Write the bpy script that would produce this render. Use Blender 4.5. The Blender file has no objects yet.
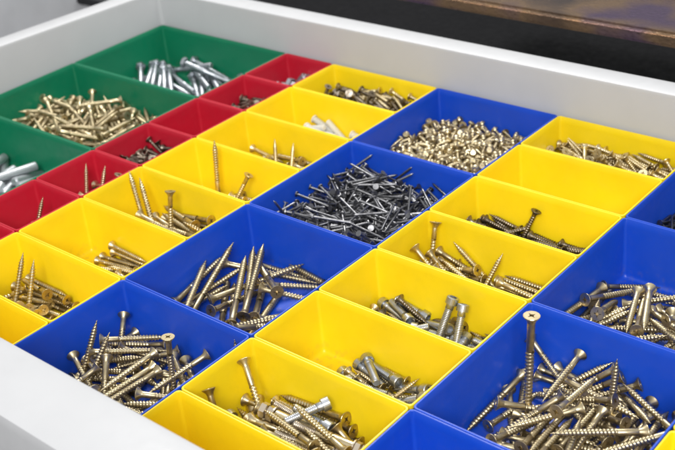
import bpy, bmesh, math, random, time
import numpy as np
from mathutils import Vector, Matrix, Euler, Quaternion
from mathutils.bvhtree import BVHTree
sc=bpy.context.scene
U=0.054; H=0.042
# camera in bin units above the plane of the bin tops: x, y, z, yaw, pitch, roll, focal/1000px
p=np.array([10.9652,-6.0128,6.4106,0.7523,0.5198,-0.1059,1.1073])
def cam_R(yaw,pitch,roll):
    f=np.array([-math.sin(yaw)*math.cos(pitch),math.cos(yaw)*math.cos(pitch),-math.sin(pitch)])
    r=np.array([math.cos(yaw),math.sin(yaw),0.]); u=np.cross(r,f)
    c,s=math.cos(roll),math.sin(roll)
    return c*r+s*u, -s*r+c*u, f
R_,U_,F_=cam_R(p[3],p[4],p[5])

# ------------------------------------------------------------------ materials
def mat(name):
    m=bpy.data.materials.new(name); m.use_nodes=True
    return m,m.node_tree,m.node_tree.nodes['Principled BSDF']
def N(nt,t,**k):
    n=nt.nodes.new(t)
    for a,b in k.items(): setattr(n,a,b)
    return n
def plastic(name,col,rough=.36,spec=.5,var=.07,bump=.05,dust=0.0):
    m,nt,b=mat(name)
    tc=N(nt,'ShaderNodeTexCoord'); oi=N(nt,'ShaderNodeObjectInfo')
    off=N(nt,'ShaderNodeVectorMath',operation='ADD'); nt.links.new(tc.outputs['Object'],off.inputs[0]); nt.links.new(oi.outputs['Random'],off.inputs[1])
    n1=N(nt,'ShaderNodeTexNoise'); n1.inputs['Scale'].default_value=35; n1.inputs['Detail'].default_value=5
    nt.links.new(off.outputs[0],n1.inputs['Vector'])
    hsv=N(nt,'ShaderNodeHueSaturation'); hsv.inputs['Color'].default_value=(*col,1)
    mr=N(nt,'ShaderNodeMapRange'); mr.inputs[1].default_value=.3; mr.inputs[2].default_value=.7; mr.inputs[3].default_value=1-var; mr.inputs[4].default_value=1+var*.4
    nt.links.new(n1.outputs[0],mr.inputs[0])
    mr2=N(nt,'ShaderNodeMapRange'); mr2.inputs[3].default_value=.94; mr2.inputs[4].default_value=1.04
    nt.links.new(oi.outputs['Random'],mr2.inputs[0])
    mu=N(nt,'ShaderNodeMath',operation='MULTIPLY'); nt.links.new(mr.outputs[0],mu.inputs[0]); nt.links.new(mr2.outputs[0],mu.inputs[1])
    nt.links.new(mu.outputs[0],hsv.inputs['Value'])
    if dust>0:
        # metal dust and rubbing marks gathered on the floor of the bin
        sp=N(nt,'ShaderNodeSeparateXYZ'); nt.links.new(tc.outputs['Object'],sp.inputs[0])
        zr=N(nt,'ShaderNodeMapRange'); zr.inputs[1].default_value=.012; zr.inputs[2].default_value=.001; zr.inputs[3].default_value=.10; zr.inputs[4].default_value=1
        nt.links.new(sp.outputs[2],zr.inputs[0])
        nd=N(nt,'ShaderNodeTexNoise'); nd.inputs['Scale'].default_value=260; nd.inputs['Detail'].default_value=6; nt.links.new(off.outputs[0],nd.inputs['Vector'])
        dr=N(nt,'ShaderNodeMapRange'); dr.inputs[1].default_value=.52; dr.inputs[2].default_value=.72; dr.inputs[3].default_value=0; dr.inputs[4].default_value=dust
        nt.links.new(nd.outputs[0],dr.inputs[0])
        dm=N(nt,'ShaderNodeMath',operation='MULTIPLY'); nt.links.new(zr.outputs[0],dm.inputs[0]); nt.links.new(dr.outputs[0],dm.inputs[1])
        mx=N(nt,'ShaderNodeMix',data_type='RGBA'); mx.inputs[7].default_value=(.16,.14,.11,1)
        nt.links.new(dm.outputs[0],mx.inputs[0]); nt.links.new(hsv.outputs[0],mx.inputs[6]); nt.links.new(mx.outputs[2],b.inputs['Base Color'])
    else:
        nt.links.new(hsv.outputs[0],b.inputs['Base Color'])
    n2=N(nt,'ShaderNodeTexNoise'); n2.inputs['Scale'].default_value=160; n2.inputs['Detail'].default_value=6
    nt.links.new(off.outputs[0],n2.inputs['Vector'])
    mr3=N(nt,'ShaderNodeMapRange'); mr3.inputs[1].default_value=.3; mr3.inputs[2].default_value=.75; mr3.inputs[3].default_value=rough-.06; mr3.inputs[4].default_value=rough+.12
    nt.links.new(n2.outputs[0],mr3.inputs[0]); nt.links.new(mr3.outputs[0],b.inputs['Roughness'])
    n3=N(nt,'ShaderNodeTexNoise'); n3.inputs['Scale'].default_value=900; n3.inputs['Detail'].default_value=2
    nt.links.new(off.outputs[0],n3.inputs['Vector'])
    bp=N(nt,'ShaderNodeBump'); bp.inputs['Strength'].default_value=bump; bp.inputs['Distance'].default_value=.0005
    nt.links.new(n3.outputs[0],bp.inputs['Height']); nt.links.new(bp.outputs[0],b.inputs['Normal'])
    b.inputs['Specular IOR Level'].default_value=spec
    return m
def metal(name,cA,cB,rough=.3,metallic=1.0,nscale=250):
    m,nt,b=mat(name)
    tc=N(nt,'ShaderNodeTexCoord'); oi=N(nt,'ShaderNodeObjectInfo')
    n1=N(nt,'ShaderNodeTexNoise'); n1.inputs['Scale'].default_value=nscale; n1.inputs['Detail'].default_value=4
    vm=N(nt,'ShaderNodeVectorMath',operation='ADD'); nt.links.new(tc.outputs['Object'],vm.inputs[0]); nt.links.new(oi.outputs['Random'],vm.inputs[1])
    nt.links.new(vm.outputs[0],n1.inputs['Vector'])
    mix=N(nt,'ShaderNodeMix',data_type='RGBA'); mix.inputs[6].default_value=(*cA,1); mix.inputs[7].default_value=(*cB,1)
    ad=N(nt,'ShaderNodeMath',operation='ADD',use_clamp=True)
    mr=N(nt,'ShaderNodeMapRange'); mr.inputs[1].default_value=.35; mr.inputs[2].default_value=.65; mr.inputs[3].default_value=0; mr.inputs[4].default_value=.6
    nt.links.new(n1.outputs[0],mr.inputs[0])
    m2=N(nt,'ShaderNodeMath',operation='MULTIPLY'); m2.inputs[1].default_value=.6; nt.links.new(oi.outputs['Random'],m2.inputs[0])
    nt.links.new(mr.outputs[0],ad.inputs[0]); nt.links.new(m2.outputs[0],ad.inputs[1]); nt.links.new(ad.outputs[0],mix.inputs[0])
    nt.links.new(mix.outputs[2],b.inputs['Base Color'])
    b.inputs['Metallic'].default_value=metallic
    mr3=N(nt,'ShaderNodeMapRange'); mr3.inputs[1].default_value=.3; mr3.inputs[2].default_value=.7; mr3.inputs[3].default_value=rough-.08; mr3.inputs[4].default_value=rough+.15
    nt.links.new(n1.outputs[0],mr3.inputs[0]); nt.links.new(mr3.outputs[0],b.inputs['Roughness'])
    return m
M={}
M['yellow']=plastic('yellow_plastic',(.94,.70,.010),dust=.25)
M['blue']=plastic('blue_plastic',(.008,.072,.56),dust=.35)
M['red']=plastic('red_plastic',(.54,.013,.034),dust=.35)
M['green']=plastic('green_plastic',(.004,.20,.095),dust=.35)
M['white']=plastic('white_paint',(.55,.555,.565),rough=.45,var=.03,bump=.03)
M['brass']=metal('yellow_zinc',(.76,.65,.41),(.38,.31,.19),.34)
M['brass2']=metal('pale_brass',(.80,.69,.44),(.44,.36,.22),.33)
M['tan']=metal('tan_zinc',(.66,.58,.46),(.40,.34,.27),.38)
M['steel']=metal('bright_zinc',(.60,.62,.66),(.36,.38,.41),.36)
M['matte']=metal('dull_zinc',(.60,.62,.64),(.42,.44,.46),.45,metallic=.8)
M['nail']=metal('bare_steel',(.36,.36,.37),(.12,.12,.125),.33)
M['dark']=metal('black_phosphate',(.36,.31,.24),(.13,.11,.09),.36)
M['plug']=plastic('plug_plastic',(.70,.70,.67),rough=.45)

# ------------------------------------------------------------------ mesh helpers
def grid_section(bm,rows,seg,cap0=True,cap1=True,mi=0,smooth=True):
    prev=None; first=None
    for z,fn in rows:
        ring=[bm.verts.new((fn(2*math.pi*k/seg)*math.cos(2*math.pi*k/seg),fn(2*math.pi*k/seg)*math.sin(2*math.pi*k/seg),z)) for k in range(seg)]
        if prev:
            for k in range(seg):
                f=bm.faces.new((prev[k],prev[(k+1)%seg],ring[(k+1)%seg],ring[k])); f.smooth=smooth; f.material_index=mi
        else: first=ring
        prev=ring
    if cap0: f=bm.faces.new(list(reversed(first))); f.smooth=False; f.material_index=mi
    if cap1: f=bm.faces.new(prev); f.smooth=False; f.material_index=mi
c_=lambda r:(lambda t:r)
def finish(bm,name,mats,scale=.001):
    bmesh.ops.recalc_face_normals(bm,faces=bm.faces)
    bmesh.ops.scale(bm,vec=(scale,)*3,verts=bm.verts)
    me=bpy.data.meshes.new(name); bm.to_mesh(me); bm.free()
    for m in mats: me.materials.append(m)
    return me
def thread_rows(z0,z1,core,crest,pitch,per=4,taper0=0,taper1=0):
    n=max(2,int(round((z1-z0)/pitch*per))); rows=[]
    for i in range(n+1):
        z=z0+(z1-z0)*i/n
        a=1.0
        if taper0: a=min(a,(z-z0)/taper0)
        if taper1: a=min(a,(z1-z)/taper1)
        a=max(0.0,a)
        def fn(t,z=z,a=a):
            ph=(z/pitch-t/(2*math.pi))%1.0
            tri=max(0.0,1-abs(ph-.5)*3.2)
            cc=core*(max(.06,min(1,a*1.0)) if taper0 and z-z0<taper0 else 1)
            return cc+(crest-core)*tri*(.35+.65*a)*(1 if a>.02 else 0)
        rows.append((z,fn))
    return rows
def star(rad,inner):
    def fn(t):
        k=int(round(t/(2*math.pi)*16))%4
        return rad if k==0 else (inner*1.05 if k in(1,3) else inner)
    return fn
def screw(name,L,d,hd,hh,m,kind='flat',smooth_frac=.25,pitch=None):
    bm=bmesh.new(); seg=16; pitch=pitch or d*.44
    h=L/2; core=d*.34; crest=d*.5; tipl=d*1.7
    zs=h-hh
    ze=zs-(L-hh)*smooth_frac
    grid_section(bm,thread_rows(-h,ze,core,crest,pitch,taper0=tipl),seg,True,False)
    grid_section(bm,[(ze,c_(core)),(ze+.3,c_(d*.40)),(zs+.1,c_(d*.42))],seg,False,False)
    if kind=='flat':
        grid_section(bm,[(zs,c_(d*.42)),(zs+hh*.35,c_(d*.5)),(h-.45,c_(hd*.5*.97))],seg,False,False)
        grid_section(bm,[(h-.45,c_(hd*.5*.97)),(h-.2,c_(hd*.5))],seg,False,False)
        grid_section(bm,[(h-.2,c_(hd*.5)),(h,c_(hd*.485))],seg,False,False,smooth=False)
        top=h; R=hd*.485
    else:
        grid_section(bm,[(zs,c_(d*.42)),(zs,c_(hd*.5))],seg,False,False,smooth=False)
        grid_section(bm,[(zs,c_(hd*.5)),(zs+hh*.35,c_(hd*.5)),(zs+hh*.75,c_(hd*.42)),(h,c_(hd*.30))],seg,False,False)
        top=h; R=hd*.30
    s=hd*.29
    grid_section(bm,[(top,c_(R)),(top,star(s,s*.42))],seg,False,False,smooth=False)
    grid_section(bm,[(top,star(s,s*.42)),(top-hh*.45,star(s*.8,s*.36))],seg,False,True,smooth=False)
    return finish(bm,name,[m])
def nail(name,L,d,hd,m):
    bm=bmesh.new(); h=L/2
    grid_section(bm,[(-h,c_(.08)),(-h+d*1.3,c_(d*.5)),(h-.8,c_(d*.5))],8,True,False)
    grid_section(bm,[(h-.8,c_(d*.5)),(h-.7,c_(hd*.5)),(h,c_(hd*.5))],10,True,True,smooth=False)
    return finish(bm,name,[m])
def hexf(af):
    def fn(t):
        a=(t%(math.pi/3))-math.pi/6
        return af/2/math.cos(a)
    return fn
def hexbolt(name,L,d,af,hh,m,socket=False,thr=.6):
    bm=bmesh.new(); h=L/2; zs=h-hh; seg=24
    zt=-h+(L-hh)*thr
    grid_section(bm,[(-h,c_(d*.38)),(-h+.6,c_(d*.44))],seg,True,False)
    grid_section(bm,thread_rows(-h+.6,zt,d*.43,d*.5,max(1.0,d*.17),per=4),seg,False,False)
    grid_section(bm,[(zt,c_(d*.44)),(zt+.2,c_(d*.49)),(zs,c_(d*.49))],seg,False,False)
    if socket:
        grid_section(bm,[(zs,c_(d*.49)),(zs,c_(af*.5)),(h-.5,c_(af*.5)),(h,c_(af*.45)),(h,hexf(d*.8)),(h-hh*.6,hexf(d*.8))],seg,False,True,smooth=False)
    else:
        grid_section(bm,[(zs,c_(d*.49)),(zs,c_(af*.47)),(zs+.3,hexf(af)),(h-.5,hexf(af)),(h,c_(af*.46))],seg,False,True,smooth=False)
    return finish(bm,name,[m])
def sleeve(name,L,d,m):
    bm=bmesh.new(); h=L/2
    grid_section(bm,[(-h,c_(d*.40)),(-h,c_(d*.5)),(-h*.2,c_(d*.5)),(-h*.2,c_(d*.45)),(-h*.1,c_(d*.45)),(-h*.1,c_(d*.5)),(h,c_(d*.5)),(h,c_(d*.40))],20,False,False,smooth=False)
    return finish(bm,name,[m])
def nut(name,af,t,m):
    bm=bmesh.new(); h=t/2
    grid_section(bm,[(-h-.8,c_(af*.35)),(-h-.8,c_(af*.62)),(-h,c_(af*.62)),(-h,c_(af*.47)),(-h+.3,hexf(af)),(h-.3,hexf(af)),(h,c_(af*.47)),(h,c_(af*.3))],24,False,False,smooth=False)
    return finish(bm,name,[m])
def pin(name,L,d,m):
    bm=bmesh.new(); h=L/2
    grid_section(bm,[(-h,c_(d*.28)),(-h+.5,c_(d*.40)),(-h+1.6,c_(d*.5))],20,True,False)
    grid_section(bm,[(-h+1.6,c_(d*.5)),(h-1.2,c_(d*.5)),(h-.3,c_(d*.45)),(h,c_(d*.36)),(h,c_(d*.24)),(h-2,c_(d*.22))],20,False,True)
    return finish(bm,name,[m])
def plug(name,L,d,m):
    bm=bmesh.new(); h=L/2
    rows=[(-h,c_(d*.3)),(-h+1,c_(d*.4))]
    z=-h+1
    while z<h-3:
        rows+=[(z+.1,c_(d*.5)),(z+1.4,c_(d*.38))]; z+=1.6
    rows+=[(h-1,c_(d*.42)),(h-.9,c_(d*.62)),(h,c_(d*.62)),(h,c_(d*.3)),(h-4,c_(d*.25))]
    grid_section(bm,rows,12,True,True,smooth=False)
    return finish(bm,name,[m])

K={}
def addk(key,me,L,d,hd,name,label,cat,parts=None): K[key]=dict(me=me,L=L,d=d,hd=hd,name=name,label=label,cat=cat,parts=parts)
B=M['brass']
addk('ws40',screw('wood_screw',40,4.2,7.8,3.7,B,smooth_frac=.2),40,4.2,7.8,'wood_screw','yellow zinc countersunk wood screw lying in','screw')
addk('ws34',screw('wood_screw_b',34,3.7,7.0,3.3,M['brass2'],smooth_frac=.15),34,3.7,7.0,'wood_screw','pale brass countersunk wood screw lying in','screw')
addk('ws50',screw('wood_screw_c',49,4.5,8.2,4.1,B),49,4.5,8.2,'long_wood_screw','long yellow zinc countersunk screw lying in','screw')
addk('ws60',screw('wood_screw_d',66,5.0,8.8,4.4,B,smooth_frac=.28),66,5.0,8.8,'long_wood_screw','long yellow zinc countersunk screw lying in','screw')
addk('ws22',screw('wood_screw_e',22,3.4,6.3,2.7,M['brass2'],smooth_frac=.1),22,3.4,6.3,'short_wood_screw','short brass countersunk screw lying in','screw')
addk('pan',screw('pan_head_screw',13,3.1,6.0,2.3,M['brass2'],kind='pan',smooth_frac=0.02,pitch=1.4),13,3.1,6.0,'pan_head_screw','tiny brass pan head screw heaped in','screw')
addk('dk',screw('drywall_screw',25,3.7,7.2,3.1,M['dark'],smooth_frac=.05),25,3.7,7.2,'drywall_screw','dark phosphated drywall screw lying in','screw')
addk('dks',screw('fine_screw',19,3.3,6.4,2.6,M['dark'],smooth_frac=.05),19,3.3,6.4,'fine_drywall_screw','short fine dark screw lying in','screw')
addk('nail',nail('nail',28,1.75,4.1,M['nail']),28,1.75,4.1,'nail','dark grey steel nail heaped in','nail')
addk('hb45',hexbolt('hex_bolt',66,5.2,8.6,3.8,M['steel'],thr=.35),66,5.2,8.6,'hex_bolt','long slim bright zinc hex bolt lying in','bolt')
addk('pin',pin('steel_pin',36,7.2,M['matte']),36,7.2,7.2,'steel_pin','smooth grey steel dowel pin lying in','pin')
addk('hb20',hexbolt('hex_bolt_c',25,6,10,4.2,M['steel'],thr=.9),25,6,10,'hex_bolt','short bright zinc hex bolt lying in','bolt')
addk('sock',hexbolt('socket_bolt',25,5.0,7.2,4.2,M['steel'],socket=True,thr=.85),25,5.0,7.2,'socket_head_bolt','short silver socket head bolt lying in','bolt')
addk('anc',hexbolt('sleeve_anchor',42,4.8,7.6,3.8,M['tan'],thr=.7),42,4.8,7.8,'sleeve_anchor','tan zinc sleeve anchor with nut lying in','anchor',
     parts=[('sleeve',sleeve('sleeve',20,6.6,M['brass']),2),('nut',nut('nut',7.4,3.2,M['tan']),14.8)])
addk('plug',plug('wall_plug',22,5.5,M['plug']),22,5.5,7,'wall_plug','off-white ribbed plastic wall plug lying in','wall plug')

# ------------------------------------------------------------------ bins
def rr(hx,hy,r,z,n=5):
    out=[]
    for cx,cy,a0 in ((hx-r,hy-r,0),(-hx+r,hy-r,90),(-hx+r,-hy+r,180),(hx-r,-hy+r,270)):
        for i in range(n+1):
            a=math.radians(a0+90*i/n); out.append((cx+r*math.cos(a),cy+r*math.sin(a),z))
    return out
def rings_mesh(name,rings,m,capA=True,capB=True,flat=()):
    bm=bmesh.new(); prev=None; first=None
    for ri,ring in enumerate(rings):
        vs=[bm.verts.new(v) for v in ring]
        if prev:
            n=len(vs)
            for k in range(n):
                f=bm.faces.new((prev[k],prev[(k+1)%n],vs[(k+1)%n],vs[k])); f.smooth=True
        else: first=vs
        prev=vs
    if capA: bm.faces.new(list(reversed(first)))
    if capB: bm.faces.new(prev)
    bmesh.ops.recalc_face_normals(bm,faces=bm.faces)
    me=bpy.data.meshes.new(name); bm.to_mesh(me); bm.free(); me.materials.append(m)
    me.set_sharp_from_angle(angle=math.radians(38))
    return me
binmesh={}
def bin_mesh(du,dv,color):
    key=(du,dv,color)
    if key in binmesh: return binmesh[key]
    hx,hy=du*U/2,dv*U/2; mm=.001
    def r_(ins,z,rad): return rr(hx-ins*mm,hy-ins*mm,rad*mm,z*mm)
    h=H*1000
    rings=[r_(2.6,0,2.2),r_(2.1,.6,2.6),r_(.35,h-2.4,2.6),r_(.2,h-2.2,2.6),r_(.2,h-.3,2.6),r_(.45,h,2.4),r_(1.15,h,2.0),r_(1.4,h-.3,1.9),r_(1.75,h-5,1.9),
           r_(3.1,4.2,2.2),r_(3.5,2.6,2.3),r_(4.4,1.6,2.0),r_(5.8,1.3,1.5)]
    binmesh[key]=rings_mesh('bin',rings,M[color]); return binmesh[key]
Y,Bl,G,R='yellow','blue','green','red'
# u0,v0,du,dv,color,contents,heap centre,heap spread,phrase
BINS=[
 (-4,4,3,2,G,[('hb45',21)],(-.25,.1),.5,'long silver bolts'),
 (-4,2,3,2,G,[('ws40',185)],(.0,-.05),.4,'brass screws'),
 (-4,0,3,2,G,[('pin',36)],(.3,.2),.6,'smooth steel pins'),
 (-4,-2,3,2,G,[],(0,0),1,''),
 (-1,5,1,1,R,[('hb20',33)],(0,0),1,'short silver bolts'),
 (-1,4,1,1,R,[('dks',135)],(0,0),1,'fine dark screws'),
 (-1,3,1,1,R,[],(0,0),1,''),
 (-1,2,1,1,R,[('dks',135)],(0,0),1,'fine dark screws'),
 (-1,1,1,1,R,[('ws34',30)],(0,.5),.8,'brass screws'),
 (-1,0,1,1,R,[('ws34',18)],(0,.5),.8,'brass screws'),
 (-1,-1,1,1,R,[],(0,0),1,''),
 (0,5,2,1,Y,[('ws22',50),('dks',260)],(.1,.4),.9,'mixed small dark screws'),
 (0,4,2,1,Y,[('plug',60)],(.3,.4),.6,'wall plugs'),
 (0,3,2,1,Y,[('ws34',72)],(.2,.4),.7,'brass screws'),
 (0,2,2,1,Y,[('ws34',16),('ws22',40)],(.6,.4),.6,'brass screws'),
 (0,1,2,1,Y,[('ws50',14),('ws40',22)],(.0,.4),.7,'brass screws'),
 (0,0,2,1,Y,[('ws34',22)],(.0,.6),.5,'brass screws'),
 (0,-1,2,1,Y,[('ws34',14),('ws40',14)],(-.5,.3),.65,'brass screws'),
 (0,-2,2,1,Y,[],(0,0),1,''),
 (2,4,2,2,Bl,[('pan',980)],(0,0),.95,'tiny brass screws'),
 (2,2,2,2,Bl,[('nail',720)],(0,0),.9,'steel nails'),
 (2,0,2,2,Bl,[('ws60',23),('ws50',12)],(.0,-.1),.8,'long brass screws'),
 (2,-2,2,2,Bl,[('ws40',70),('ws50',8)],(.0,.0),.95,'brass screws'),
 (4,5,2,1,Y,[('ws22',255)],(0,.3),.95,'short brass screws'),
 (4,4,2,1,Y,[('plug',3)],(.6,.8),.3,'stray plugs'),
 (4,3,2,1,Y,[('dk',104)],(.1,.4),.9,'dark screws'),
 (4,2,2,1,Y,[('ws40',50),('ws22',16)],(.1,.3),.85,'brass screws'),
 (4,1,2,1,Y,[('sock',20),('dk',22),('ws22',34)],(.1,.3),.8,'socket bolts and small screws'),
 (4,0,2,1,Y,[('sock',20),('ws22',40)],(.5,.1),.5,'stubby bolts and short screws'),
 (4,-1,2,1,Y,[('anc',7),('sock',8),('ws50',8),('ws40',36)],(-.1,.0),.8,'anchors and screws'),
 (4,-2,2,1,Y,[],(0,0),1,''),
 (6,4,2,2,Bl,[('nail',330)],(-.6,.0),.55,'steel nails'),
 (6,2,2,2,Bl,[('ws50',40),('ws40',14)],(.0,0),.8,'long brass screws'),
 (6,0,2,2,Bl,[('ws50',20),('ws40',60)],(.2,-.05),.75,'brass screws'),
 (6,-2,2,2,Bl,[],(0,0),1,''),
 (8,-1,2,1,Y,[],(0,0),1,''),(8,0,2,1,Y,[],(0,0),1,''),(8,1,2,1,Y,[],(0,0),1,''),
]
AZ={(-4,4):(math.radians(160),.2),(2,0):(math.radians(-80),.6),(-4,0):(math.radians(150),.5)}
TILT={(0,5):-19,(0,4):-19,(0,3):-18,(0,2):-12,(4,5):-19,(4,4):-10,(4,3):-16,(4,2):-15,(4,1):-12,(4,0):-8,(4,-1):-5,(0,0):-12,(-1,1):-16,(-1,0):-16,(-1,2):-16,(-1,4):-16,(-1,5):-16,(-4,2):0}
def link(o): sc.collection.objects.link(o); return o
for (u0,v0,du,dv,c,cont,cc,sp,ph) in BINS:
    o=link(bpy.data.objects.new('storage_bin',bin_mesh(du,dv,c)))
    o.location=((u0+du/2)*U,(v0+dv/2)*U,.0001)
    shape='small square' if du==1 else ('rectangular' if dv==1 else ('large rectangular' if du==3 else 'large square'))
    o['label']=(f'{shape} {c} plastic bin holding {ph}' if ph else f'empty {shape} {c} plastic bin in the drawer')
    o['category']='storage bin'; o['group']=f'{c} plastic bins in the drawer'

# ------------------------------------------------------------------ let the fasteners fall into their bins
S=40.
random.seed(23)
bpy.ops.rigidbody.world_add(); rw=sc.rigidbody_world
rcol=bpy.data.collections.new("rb"); rw.collection=rcol
rw.substeps_per_frame=6; rw.solver_iterations=12
def boxmesh(hx,hy,hz):
    bm=bmesh.new(); bmesh.ops.create_cube(bm,size=2)
    for v in bm.verts: v.co=Vector((v.co.x*hx,v.co.y*hy,v.co.z*hz))
    me=bpy.data.meshes.new("b"); bm.to_mesh(me); bm.free(); return me
stat=[]; dyn=[]
proxy={}
for k,d in K.items():
    bm=bmesh.new(); L=d['L']*.001*S; r=d['d']*.5*.001*S; hr=d['hd']*.5*.001*S*.8
    if d['parts']: r*=1.3
    for rad,z,n in ((hr,L/2,6),(r,L/2-hr*1.2,6),(r*.95,-L/2+r*2.5,6),(r*.2,-L/2,3)):
        for i in range(n): a=2*math.pi*i/n; bm.verts.new((rad*math.cos(a),rad*math.sin(a),z))
    bmesh.ops.convex_hull(bm,input=bm.verts)
    me=bpy.data.meshes.new('p'); bm.to_mesh(me); bm.free(); proxy[k]=me
HT=1.6; MB={}
for bi,(u0,v0,du,dv,c,cont,cc,sp,ph) in enumerate(BINS):
    if not cont: continue
    # every bin settles under its own slight tilt (contents slid back when the drawer was pulled)
    ta=TILT.get((u0,v0),0 if c==Bl else (-5 if c==G else -10))
    Mb=Matrix.Translation(((bi%7)*14.,(bi//7)*80.,0))@Matrix.Rotation(math.radians(ta),4,'X'); MB[bi]=Mb
    hx=(du*U/2-.0032)*S; hy=(dv*U/2-.0032)*S; fl=.0013*S; hw=HT*S/2
    for cpos,sz,fr in (((0,0,fl-1),(hx+1,hy+1,1),.7),((hx+1,0,hw),(1,hy+2,hw),.25),((-hx-1,0,hw),(1,hy+2,hw),.25),((0,hy+1,hw),(hx+2,1,hw),.25),((0,-hy-1,hw),(hx+2,1,hw),.25)):
        o=link(bpy.data.objects.new('s',boxmesh(*sz))); o.matrix_world=Mb@Matrix.Translation(cpos); stat.append((o,fr))
    items=[k for k,n in cont for _ in range(n)]; random.shuffle(items)
    z=fl+.25; cx=cc[0]*U/2*S*du*.5; cy=cc[1]*U/2*S*dv*.5
    i=0
    while i<len(items):
        Lm=max(K[k]['L'] for k in items[i:i+4])*.001*S
        nx=max(1,int(2*hx*sp/Lm)); ny=max(1,int(2*hy*sp/Lm))
        for a in range(nx):
            for b_ in range(ny):
                if i>=len(items): break
                k=items[i]; i+=1
                L=K[k]['L']*.001*S
                tilt=random.uniform(-.45,.45)
                az=random.uniform(0,math.pi*2)
                if L>2*hy*.95: az=random.choice([0,math.pi])+random.uniform(-.6,.6)
                if (u0,v0) in AZ: az=AZ[(u0,v0)][0]+random.gauss(0,AZ[(u0,v0)][1]); tilt=random.uniform(-.12,.12)
                if L>2*hx*.9: tilt=random.uniform(.5,.9)
                dx=abs(math.cos(az)*math.cos(tilt))*L/2+.15; dy=abs(math.sin(az)*math.cos(tilt))*L/2+.15
                px=cx+((a+.5)/nx-.5)*2*hx*sp+random.uniform(-.1,.1); py=cy+((b_+.5)/ny-.5)*2*hy*sp+random.uniform(-.1,.1)
                if (u0,v0) in AZ: px+=random.uniform(-.75,.75)*hx*sp
                px=min(max(px,-hx+dx),hx-dx) if dx<hx else 0
                py=min(max(py,-hy+dy),hy-dy) if dy<hy else 0
                dirv=Vector((math.cos(az)*math.cos(tilt),math.sin(az)*math.cos(tilt),math.sin(tilt)))
                q=dirv.to_track_quat('Z','Y')@Quaternion((0,0,1),random.uniform(0,6.28))
                o=link(bpy.data.objects.new('d',proxy[k])); o.rotation_mode='QUATERNION'
                o.matrix_world=Mb@Matrix.Translation((px,py,z+L*.22+random.uniform(0,.05)))@q.to_matrix().to_4x4(); dyn.append((o,k,bi))
        z+=(Lm*.36 if (u0,v0) not in AZ else Lm*.14)+.08
for o,_ in stat: rcol.objects.link(o)
for t in dyn: rcol.objects.link(t[0])
if stat[0][0].rigid_body is None:
    for o in [s[0] for s in stat]+[t[0] for t in dyn]: o.select_set(True)
    bpy.ops.rigidbody.objects_add(type='ACTIVE')
for o,fr in stat:
    b=o.rigid_body; b.type='PASSIVE'; b.collision_shape='BOX'; b.use_margin=True; b.collision_margin=.005; b.friction=fr; b.restitution=0
for t in dyn:
    b=t[0].rigid_body; b.collision_shape='CONVEX_HULL'; b.use_margin=True; b.collision_margin=.004; b.friction=.75; b.restitution=0
    b.mass=.2; b.linear_damping=.05; b.angular_damping=.25
    b.use_deactivation=True
sc.gravity=(0,0,-30)
NF=92
sc.frame_end=NF; rw.point_cache.frame_end=NF
for fr in range(1,NF+1): sc.frame_set(fr)
results=[(MB[bi].inverted()@o.matrix_world,k,bi) for (o,k,bi) in dyn]
bpy.ops.rigidbody.world_remove()
bpy.data.batch_remove([s[0] for s in stat]+[t[0] for t in dyn])
bpy.data.collections.remove(rcol)
sc.frame_set(1)

# ------------------------------------------------------------------ drawer
hx0,hx1,hy0,hy1=-4.05,10.05,-2.06,6.06
cxd,cyd=(hx0+hx1)/2*U,(hy0+hy1)/2*U; wx,wy=(hx1-hx0)/2*U,(hy1-hy0)/2*U
RH=H+.6*U; RW=.42*U
def rd(off,z,r):
    out=[]
    for x,y,zz in rr(wx+off,wy+off,r,z,8):
        yy=y+cyd
        if y<0 and off>=0:
            if z>RH*.5: zz+=.29*U                      # the front side stands a little higher
            yy-=off*.7
        out.append((x+cxd,yy,zz))
    return out
rings=[rd(0,0,.004),rd(0,RH-.003,.004),rd(.0009,RH-.0009,.005),rd(.003,RH,.007),rd(RW-.004,RH,.02),rd(RW-.001,RH-.0012,.024),rd(RW,RH-.005,.025),rd(RW,-.02,.025)]
me=rings_mesh('drawer',rings,M['white'],True,False)
drawer=link(bpy.data.objects.new('drawer',me))
drawer['label']='white drawer with raised smooth rim holding coloured bins'; drawer['category']='drawer'

# ------------------------------------------------------------------ place the fasteners
def place(k,mw,bi):
    d=K[k]; u0,v0,du,dv,c=BINS[bi][:5]
    o=link(bpy.data.objects.new(d['name'],d['me'])); o.matrix_world=mw
    o['label']=f"{d['label']} {c} bin"; o['category']=d['cat']; o['group']=f"{BINS[bi][8]} in the {c} bin"
    if d['parts']:
        for pn,me,z in d['parts']:
            c2=link(bpy.data.objects.new(pn,me)); c2.parent=o; c2.location=(0,0,z*.001)
    return o
items=[]
for mw,k,bi in results:
    u0,v0,du,dv,c=BINS[bi][:5]
    loc=mw.translation; lx,ly,lz=loc.x/S,loc.y/S,loc.z/S
    if abs(lx)>du*U/2 or abs(ly)>dv*U/2 or lz<0 or lz>.065: continue
    ax=mw.to_3x3()@Vector((0,0,1)); ax.normalize()
    top=lz+abs(ax.z)*K[k]['L']*.0005
    if top>H+.008: continue
    if c==Bl and u0==6 and top>H-.004: continue
    if c==G and lz>.017 and (ly>dv*U/2-.016 or lx<-du*U/2+.016): continue
    m=Matrix.Translation(((u0+du/2)*U+lx,(v0+dv/2)*U+ly,lz+.0001))@mw.to_quaternion().to_matrix().to_4x4()
    items.append([m,k,bi,0.0])
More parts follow.
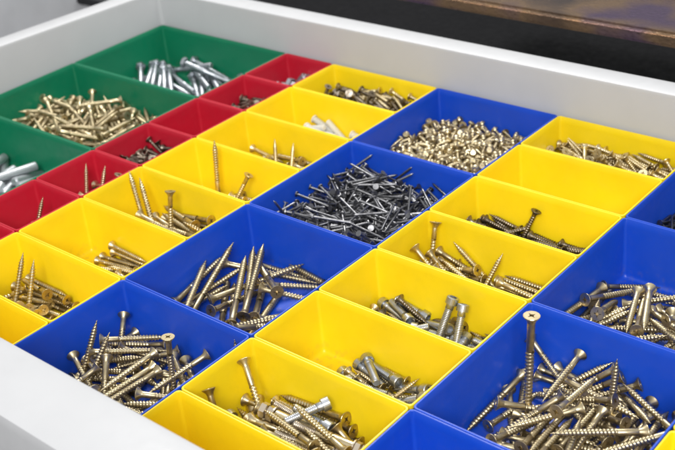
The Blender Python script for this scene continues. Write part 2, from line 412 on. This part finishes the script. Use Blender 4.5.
# only what can be seen from the camera or from a step aside is kept; what lies buried is left out
V=[];F=[];own=[]
pr={}
for k,d in K.items():
    L=d['L']*.001;r=d['d']*.00045;hr=d['hd']*.00045
    vs=[];fs=[]
    rows=[(hr,L/2),(r,L/2-hr),(r,-L/2+r*2),(r*.1,-L/2)]
    for rad,z in rows:
        for i in range(6): a=math.pi/3*i; vs.append(Vector((rad*math.cos(a),rad*math.sin(a),z)))
    for j in range(3):
        for i in range(6): fs.append((j*6+i,j*6+(i+1)%6,(j+1)*6+(i+1)%6,(j+1)*6+i))
    fs.append(tuple(range(6))); pr[k]=(vs,fs)
for n,(m,k,bi,_) in enumerate(items):
    b0=len(V); V+=[m@v for v in pr[k][0]]
    for f in pr[k][1]: F.append(tuple(b0+i for i in f)); own.append(n)
for o in [o for o in sc.objects if o.name.startswith(('storage_bin','drawer'))]:
    b0=len(V); loc=o.location; V+=[v.co+loc for v in o.data.vertices]
    for f in o.data.polygons: F.append(tuple(b0+i for i in f.vertices)); own.append(-1)
tree=BVHTree.FromPolygons(V,F)
cam0=Vector((p[0]*U,p[1]*U,p[2]*U+H)); rv=Vector(R_)
eyes=[cam0,cam0+rv*.2,cam0-rv*.2,cam0+Vector((0,0,.2))]
for n,it in enumerate(items):
    m,k,bi,_=it; d=K[k]; h=d['L']*.0005; r=d['d']*.00045; ax=m.to_3x3()@Vector((0,0,1)); s=0.0
    for ei,e in enumerate(eyes):
        for t in (-.95,-.7,-.4,-.1,.2,.5,.8,.97):
            c=m@Vector((0,0,h*t)); dv_=(c-e); D=dv_.length
            side=dv_.cross(ax).normalized()
            for sg in (-.7,0,.7):
                hit=tree.ray_cast(e,(c+side*r*sg-e).normalized())
                if hit[2] is not None and own[hit[2]]==n: s+=(1.0 if ei==0 else .1)/D
    it[3]=s*d['L']*d['d']
byname={}
for it in items: byname.setdefault(K[it[1]]['name'],[]).append(it)
for name,lst in byname.items():
    vis=sorted([t for t in lst if t[3]>0],key=lambda t:-t[3]); rest=vis[275:]
    for m,k,bi,_ in vis[:275]: place(k,m,bi)
    if rest:
        bm=bmesh.new(); mats=[]
        for m,k,bi,_ in rest:
            base=K[k]['me']; mt=base.materials[0]
            if mt not in mats: mats.append(mt)
            n0=len(bm.verts); f0=len(bm.faces); bm.from_mesh(base); bm.verts.ensure_lookup_table(); bm.faces.ensure_lookup_table()
            bmesh.ops.transform(bm,matrix=m,verts=bm.verts[n0:])
            mi=mats.index(mt)
            if mi:
                for f in bm.faces[f0:]: f.material_index=mi
        me=bpy.data.meshes.new(name+'_heap'); bm.to_mesh(me); bm.free()
        for mt in mats: me.materials.append(mt)
        h=link(bpy.data.objects.new(name+'_heap',me)); h['kind']='stuff'
        h['label']='loose heap of many '+name.replace('_',' ')+'s inside the plastic bins'; h['category']='nails' if name=='nail' else 'screws'
def stand(k,bi,u,v,z,dirv,tip_up=False):
    d=K[k]; dirv=Vector(dirv).normalized(); q=(-dirv if tip_up else dirv).to_track_quat('Z','Y')
    m=Matrix.Translation(Vector((u*U,v*U,z))+dirv*d['L']*.0005)@q.to_matrix().to_4x4()
    place(k,m,bi)
idx={(b[0],b[1]):i for i,b in enumerate(BINS)}
stand('ws60',idx[(6,0)],6.5,1.13,.003,(.02,.05,1))
stand('ws40',idx[(6,0)],7.2,1.45,.006,(.02,.12,1),True)
stand('ws50',idx[(0,2)],.60,2.74,.004,(.06,.05,1),True)
stand('ws34',idx[(0,2)],1.0,2.55,.004,(.35,.35,.8))
stand('ws40',idx[(2,-2)],2.27,-1.0,.004,(.08,.55,1),True)
stand('ws40',idx[(2,-2)],2.45,-1.1,.004,(.15,.65,.9),True)
stand('ws40',idx[(2,-2)],3.27,-.55,.002,(0,.1,1))
stand('ws50',idx[(0,1)],.55,1.50,.006,(-.6,.32,.85),True)
stand('ws50',idx[(0,1)],.78,1.46,.006,(-.62,.36,.75),True)
stand('ws40',idx[(0,1)],.98,1.50,.004,(-.1,.3,1))
stand('ws40',idx[(0,-1)],.50,-.60,.005,(-.10,.38,.6),True)
stand('ws40',idx[(0,-1)],.80,-.62,.005,(-.18,.42,.65),True)
stand('ws40',idx[(4,2)],4.30,2.55,.004,(-.15,.5,1))
stand('ws34',idx[(4,2)],5.0,2.50,.006,(.2,.6,.8),True)
stand('ws34',idx[(-1,1)],-.72,1.50,.008,(-.2,.4,1),True)
stand('ws34',idx[(-1,1)],-.50,1.55,.010,(.1,.35,1),True)
stand('ws34',idx[(-1,1)],-.30,1.52,.008,(.25,.4,1),False)
stand('ws34',idx[(-1,0)],-.55,.50,.010,(.1,.45,1),True)
stand('ws34',idx[(0,3)],1.05,3.45,.008,(-.5,.6,.8),True)
stand('ws34',idx[(0,3)],1.30,3.45,.008,(-.4,.7,.8),True)
stand('sock',idx[(4,1)],5.12,1.62,.012,(.15,.5,1)); stand('sock',idx[(4,1)],5.34,1.60,.010,(-.1,.6,1))
stand('ws50',idx[(4,-1)],4.72,-.58,.006,(-.75,.42,.65))

# ------------------------------------------------------------------ surroundings
def boxobj(name,lo,hi,m,bev=.001):
    bm=bmesh.new(); bmesh.ops.create_cube(bm,size=1)
    for v in bm.verts: v.co=Vector([(lo[i]+hi[i])/2+v.co[i]*(hi[i]-lo[i]) for i in range(3)])
    bmesh.ops.bevel(bm,geom=bm.edges,offset=bev,segments=3,affect='EDGES')
    me=bpy.data.meshes.new(name); bm.to_mesh(me); bm.free(); me.materials.append(m)
    return link(bpy.data.objects.new(name,me))
M['black']=plastic('black_paint',(.004,.004,.005),rough=.6,var=.2,spec=.12)
M['rail']=plastic('dark_grey_paint',(.02,.021,.023),rough=.5,var=.2,spec=.3)
M['gray']=plastic('grey_paint',(.30,.31,.33),rough=.5)
M['lgray']=plastic('light_grey_paint',(.60,.61,.63),rough=.5)
m,nt,b=mat('shelf_metal'); M['shelf']=m
tc=N(nt,'ShaderNodeTexCoord'); n1=N(nt,'ShaderNodeTexNoise'); n1.inputs['Scale'].default_value=320; n1.inputs['Detail'].default_value=3
n2=N(nt,'ShaderNodeTexNoise'); n2.inputs['Scale'].default_value=11; n2.inputs['Detail'].default_value=3
nt.links.new(tc.outputs['Object'],n1.inputs['Vector']); nt.links.new(tc.outputs['Object'],n2.inputs['Vector'])
cr=N(nt,'ShaderNodeValToRGB'); e=cr.color_ramp.elements; e[0].position=.38; e[0].color=(.13,.095,.08,1); e[1].position=.62; e[1].color=(.16,.11,.19,1)
x=cr.color_ramp.elements.new(.5); x.color=(.34,.22,.13,1)  # bronze-to-purple sheen painted into the base colour
nt.links.new(n2.outputs[0],cr.inputs[0]); nt.links.new(cr.outputs[0],b.inputs['Base Color'])
b.inputs['Metallic'].default_value=.9; b.inputs['Roughness'].default_value=.26
bp=N(nt,'ShaderNodeBump'); bp.inputs['Strength'].default_value=.8; bp.inputs['Distance'].default_value=.0008
nt.links.new(n1.outputs[0],bp.inputs['Height']); nt.links.new(bp.outputs[0],b.inputs['Normal'])
fo=boxobj('cabinet_floor',(-1.2,-.9,-.03),(1.6,1.8,-.02),M['black']); fo['kind']='structure'
def unproj(px,py,z):
    d=F_*p[6]*1000+R_*(px-337.5)-U_*(py-225); t=(z-p[2])/d[2]; return p[:3]+t*d
vr=float(np.mean([unproj(675,45,.6)[1],unproj(395,0,.6)[1]]))*U
o=boxobj('cabinet_shelf',(0.0,vr,RH-.002),(1.5,vr+.075,RH+.010),M['shelf'],.003); o['label']='brownish metal shelf edge behind the white drawer'; o['category']='shelf'
o=boxobj('metal_panel',(0.0,vr+.079,RH-.01),(1.5,vr+.2,RH+.02),M['gray'],.003); o['label']='grey painted metal panel behind the shelf edge'; o['category']='panel'
o=boxobj('guide_rail',(-.4,vr-.045,RH-.05),(1.5,vr-.035,RH-.042),M['rail'],.001); o['label']='dark grey rail between the drawer and shelf'; o['category']='rail'
o=boxobj('cabinet',(-.75,-.4,-.02),(-.40,.42,.07),M['lgray'],.004); o['label']='light grey cabinet side beside the white drawer'; o['category']='cabinet'

# ------------------------------------------------------------------ light
w=bpy.data.worlds.new("World"); sc.world=w; w.use_nodes=True; nt=w.node_tree; bg=nt.nodes['Background']
tc=N(nt,'ShaderNodeTexCoord'); sx=N(nt,'ShaderNodeSeparateXYZ'); nt.links.new(tc.outputs['Generated'],sx.inputs[0])
cr=N(nt,'ShaderNodeValToRGB'); e=cr.color_ramp.elements; e[0].position=.0; e[0].color=(.14,.14,.14,1); e[1].position=.9; e[1].color=(.80,.81,.82,1)
nt.links.new(sx.outputs[2],cr.inputs[0]); nt.links.new(cr.outputs[0],bg.inputs[0]); bg.inputs[1].default_value=.92
def area(loc,tgt,sx_,sy_,e_,col):
    l=bpy.data.lights.new('area_light','AREA'); l.shape='RECTANGLE'; l.size=sx_; l.size_y=sy_; l.energy=e_; l.color=col
    o=link(bpy.data.objects.new('area_light',l)); o.location=loc
    o.rotation_euler=(Vector(tgt)-Vector(loc)).to_track_quat('-Z','Y').to_euler(); return o
area((-.30,.68,1.1),(3*U,3.2*U,0),.6,.4,12,(1,.985,.96))
area((1.10,-1.05,1.15),(2*U,5*U,0),.7,.6,27,(1,.99,.985))  # fill light added on the camera side to brighten the far walls
# ------------------------------------------------------------------ camera
cd=bpy.data.cameras.new('camera'); co=link(bpy.data.objects.new('camera',cd)); sc.camera=co
mw=Matrix(((R_[0],U_[0],-F_[0]),(R_[1],U_[1],-F_[1]),(R_[2],U_[2],-F_[2]))).to_4x4()
co.matrix_world=Matrix.Translation(cam0)@mw
cd.sensor_width=36; cd.lens=float(p[6])*1000/675*36; cd.clip_start=.01; cd.clip_end=50
cd.dof.use_dof=True; cd.dof.aperture_fstop=16
cd.dof.focus_distance=float(np.dot(np.array([4.5,1,0])-p[:3],F_))*U
sc.view_settings.view_transform='Standard'; sc.view_settings.look='None'
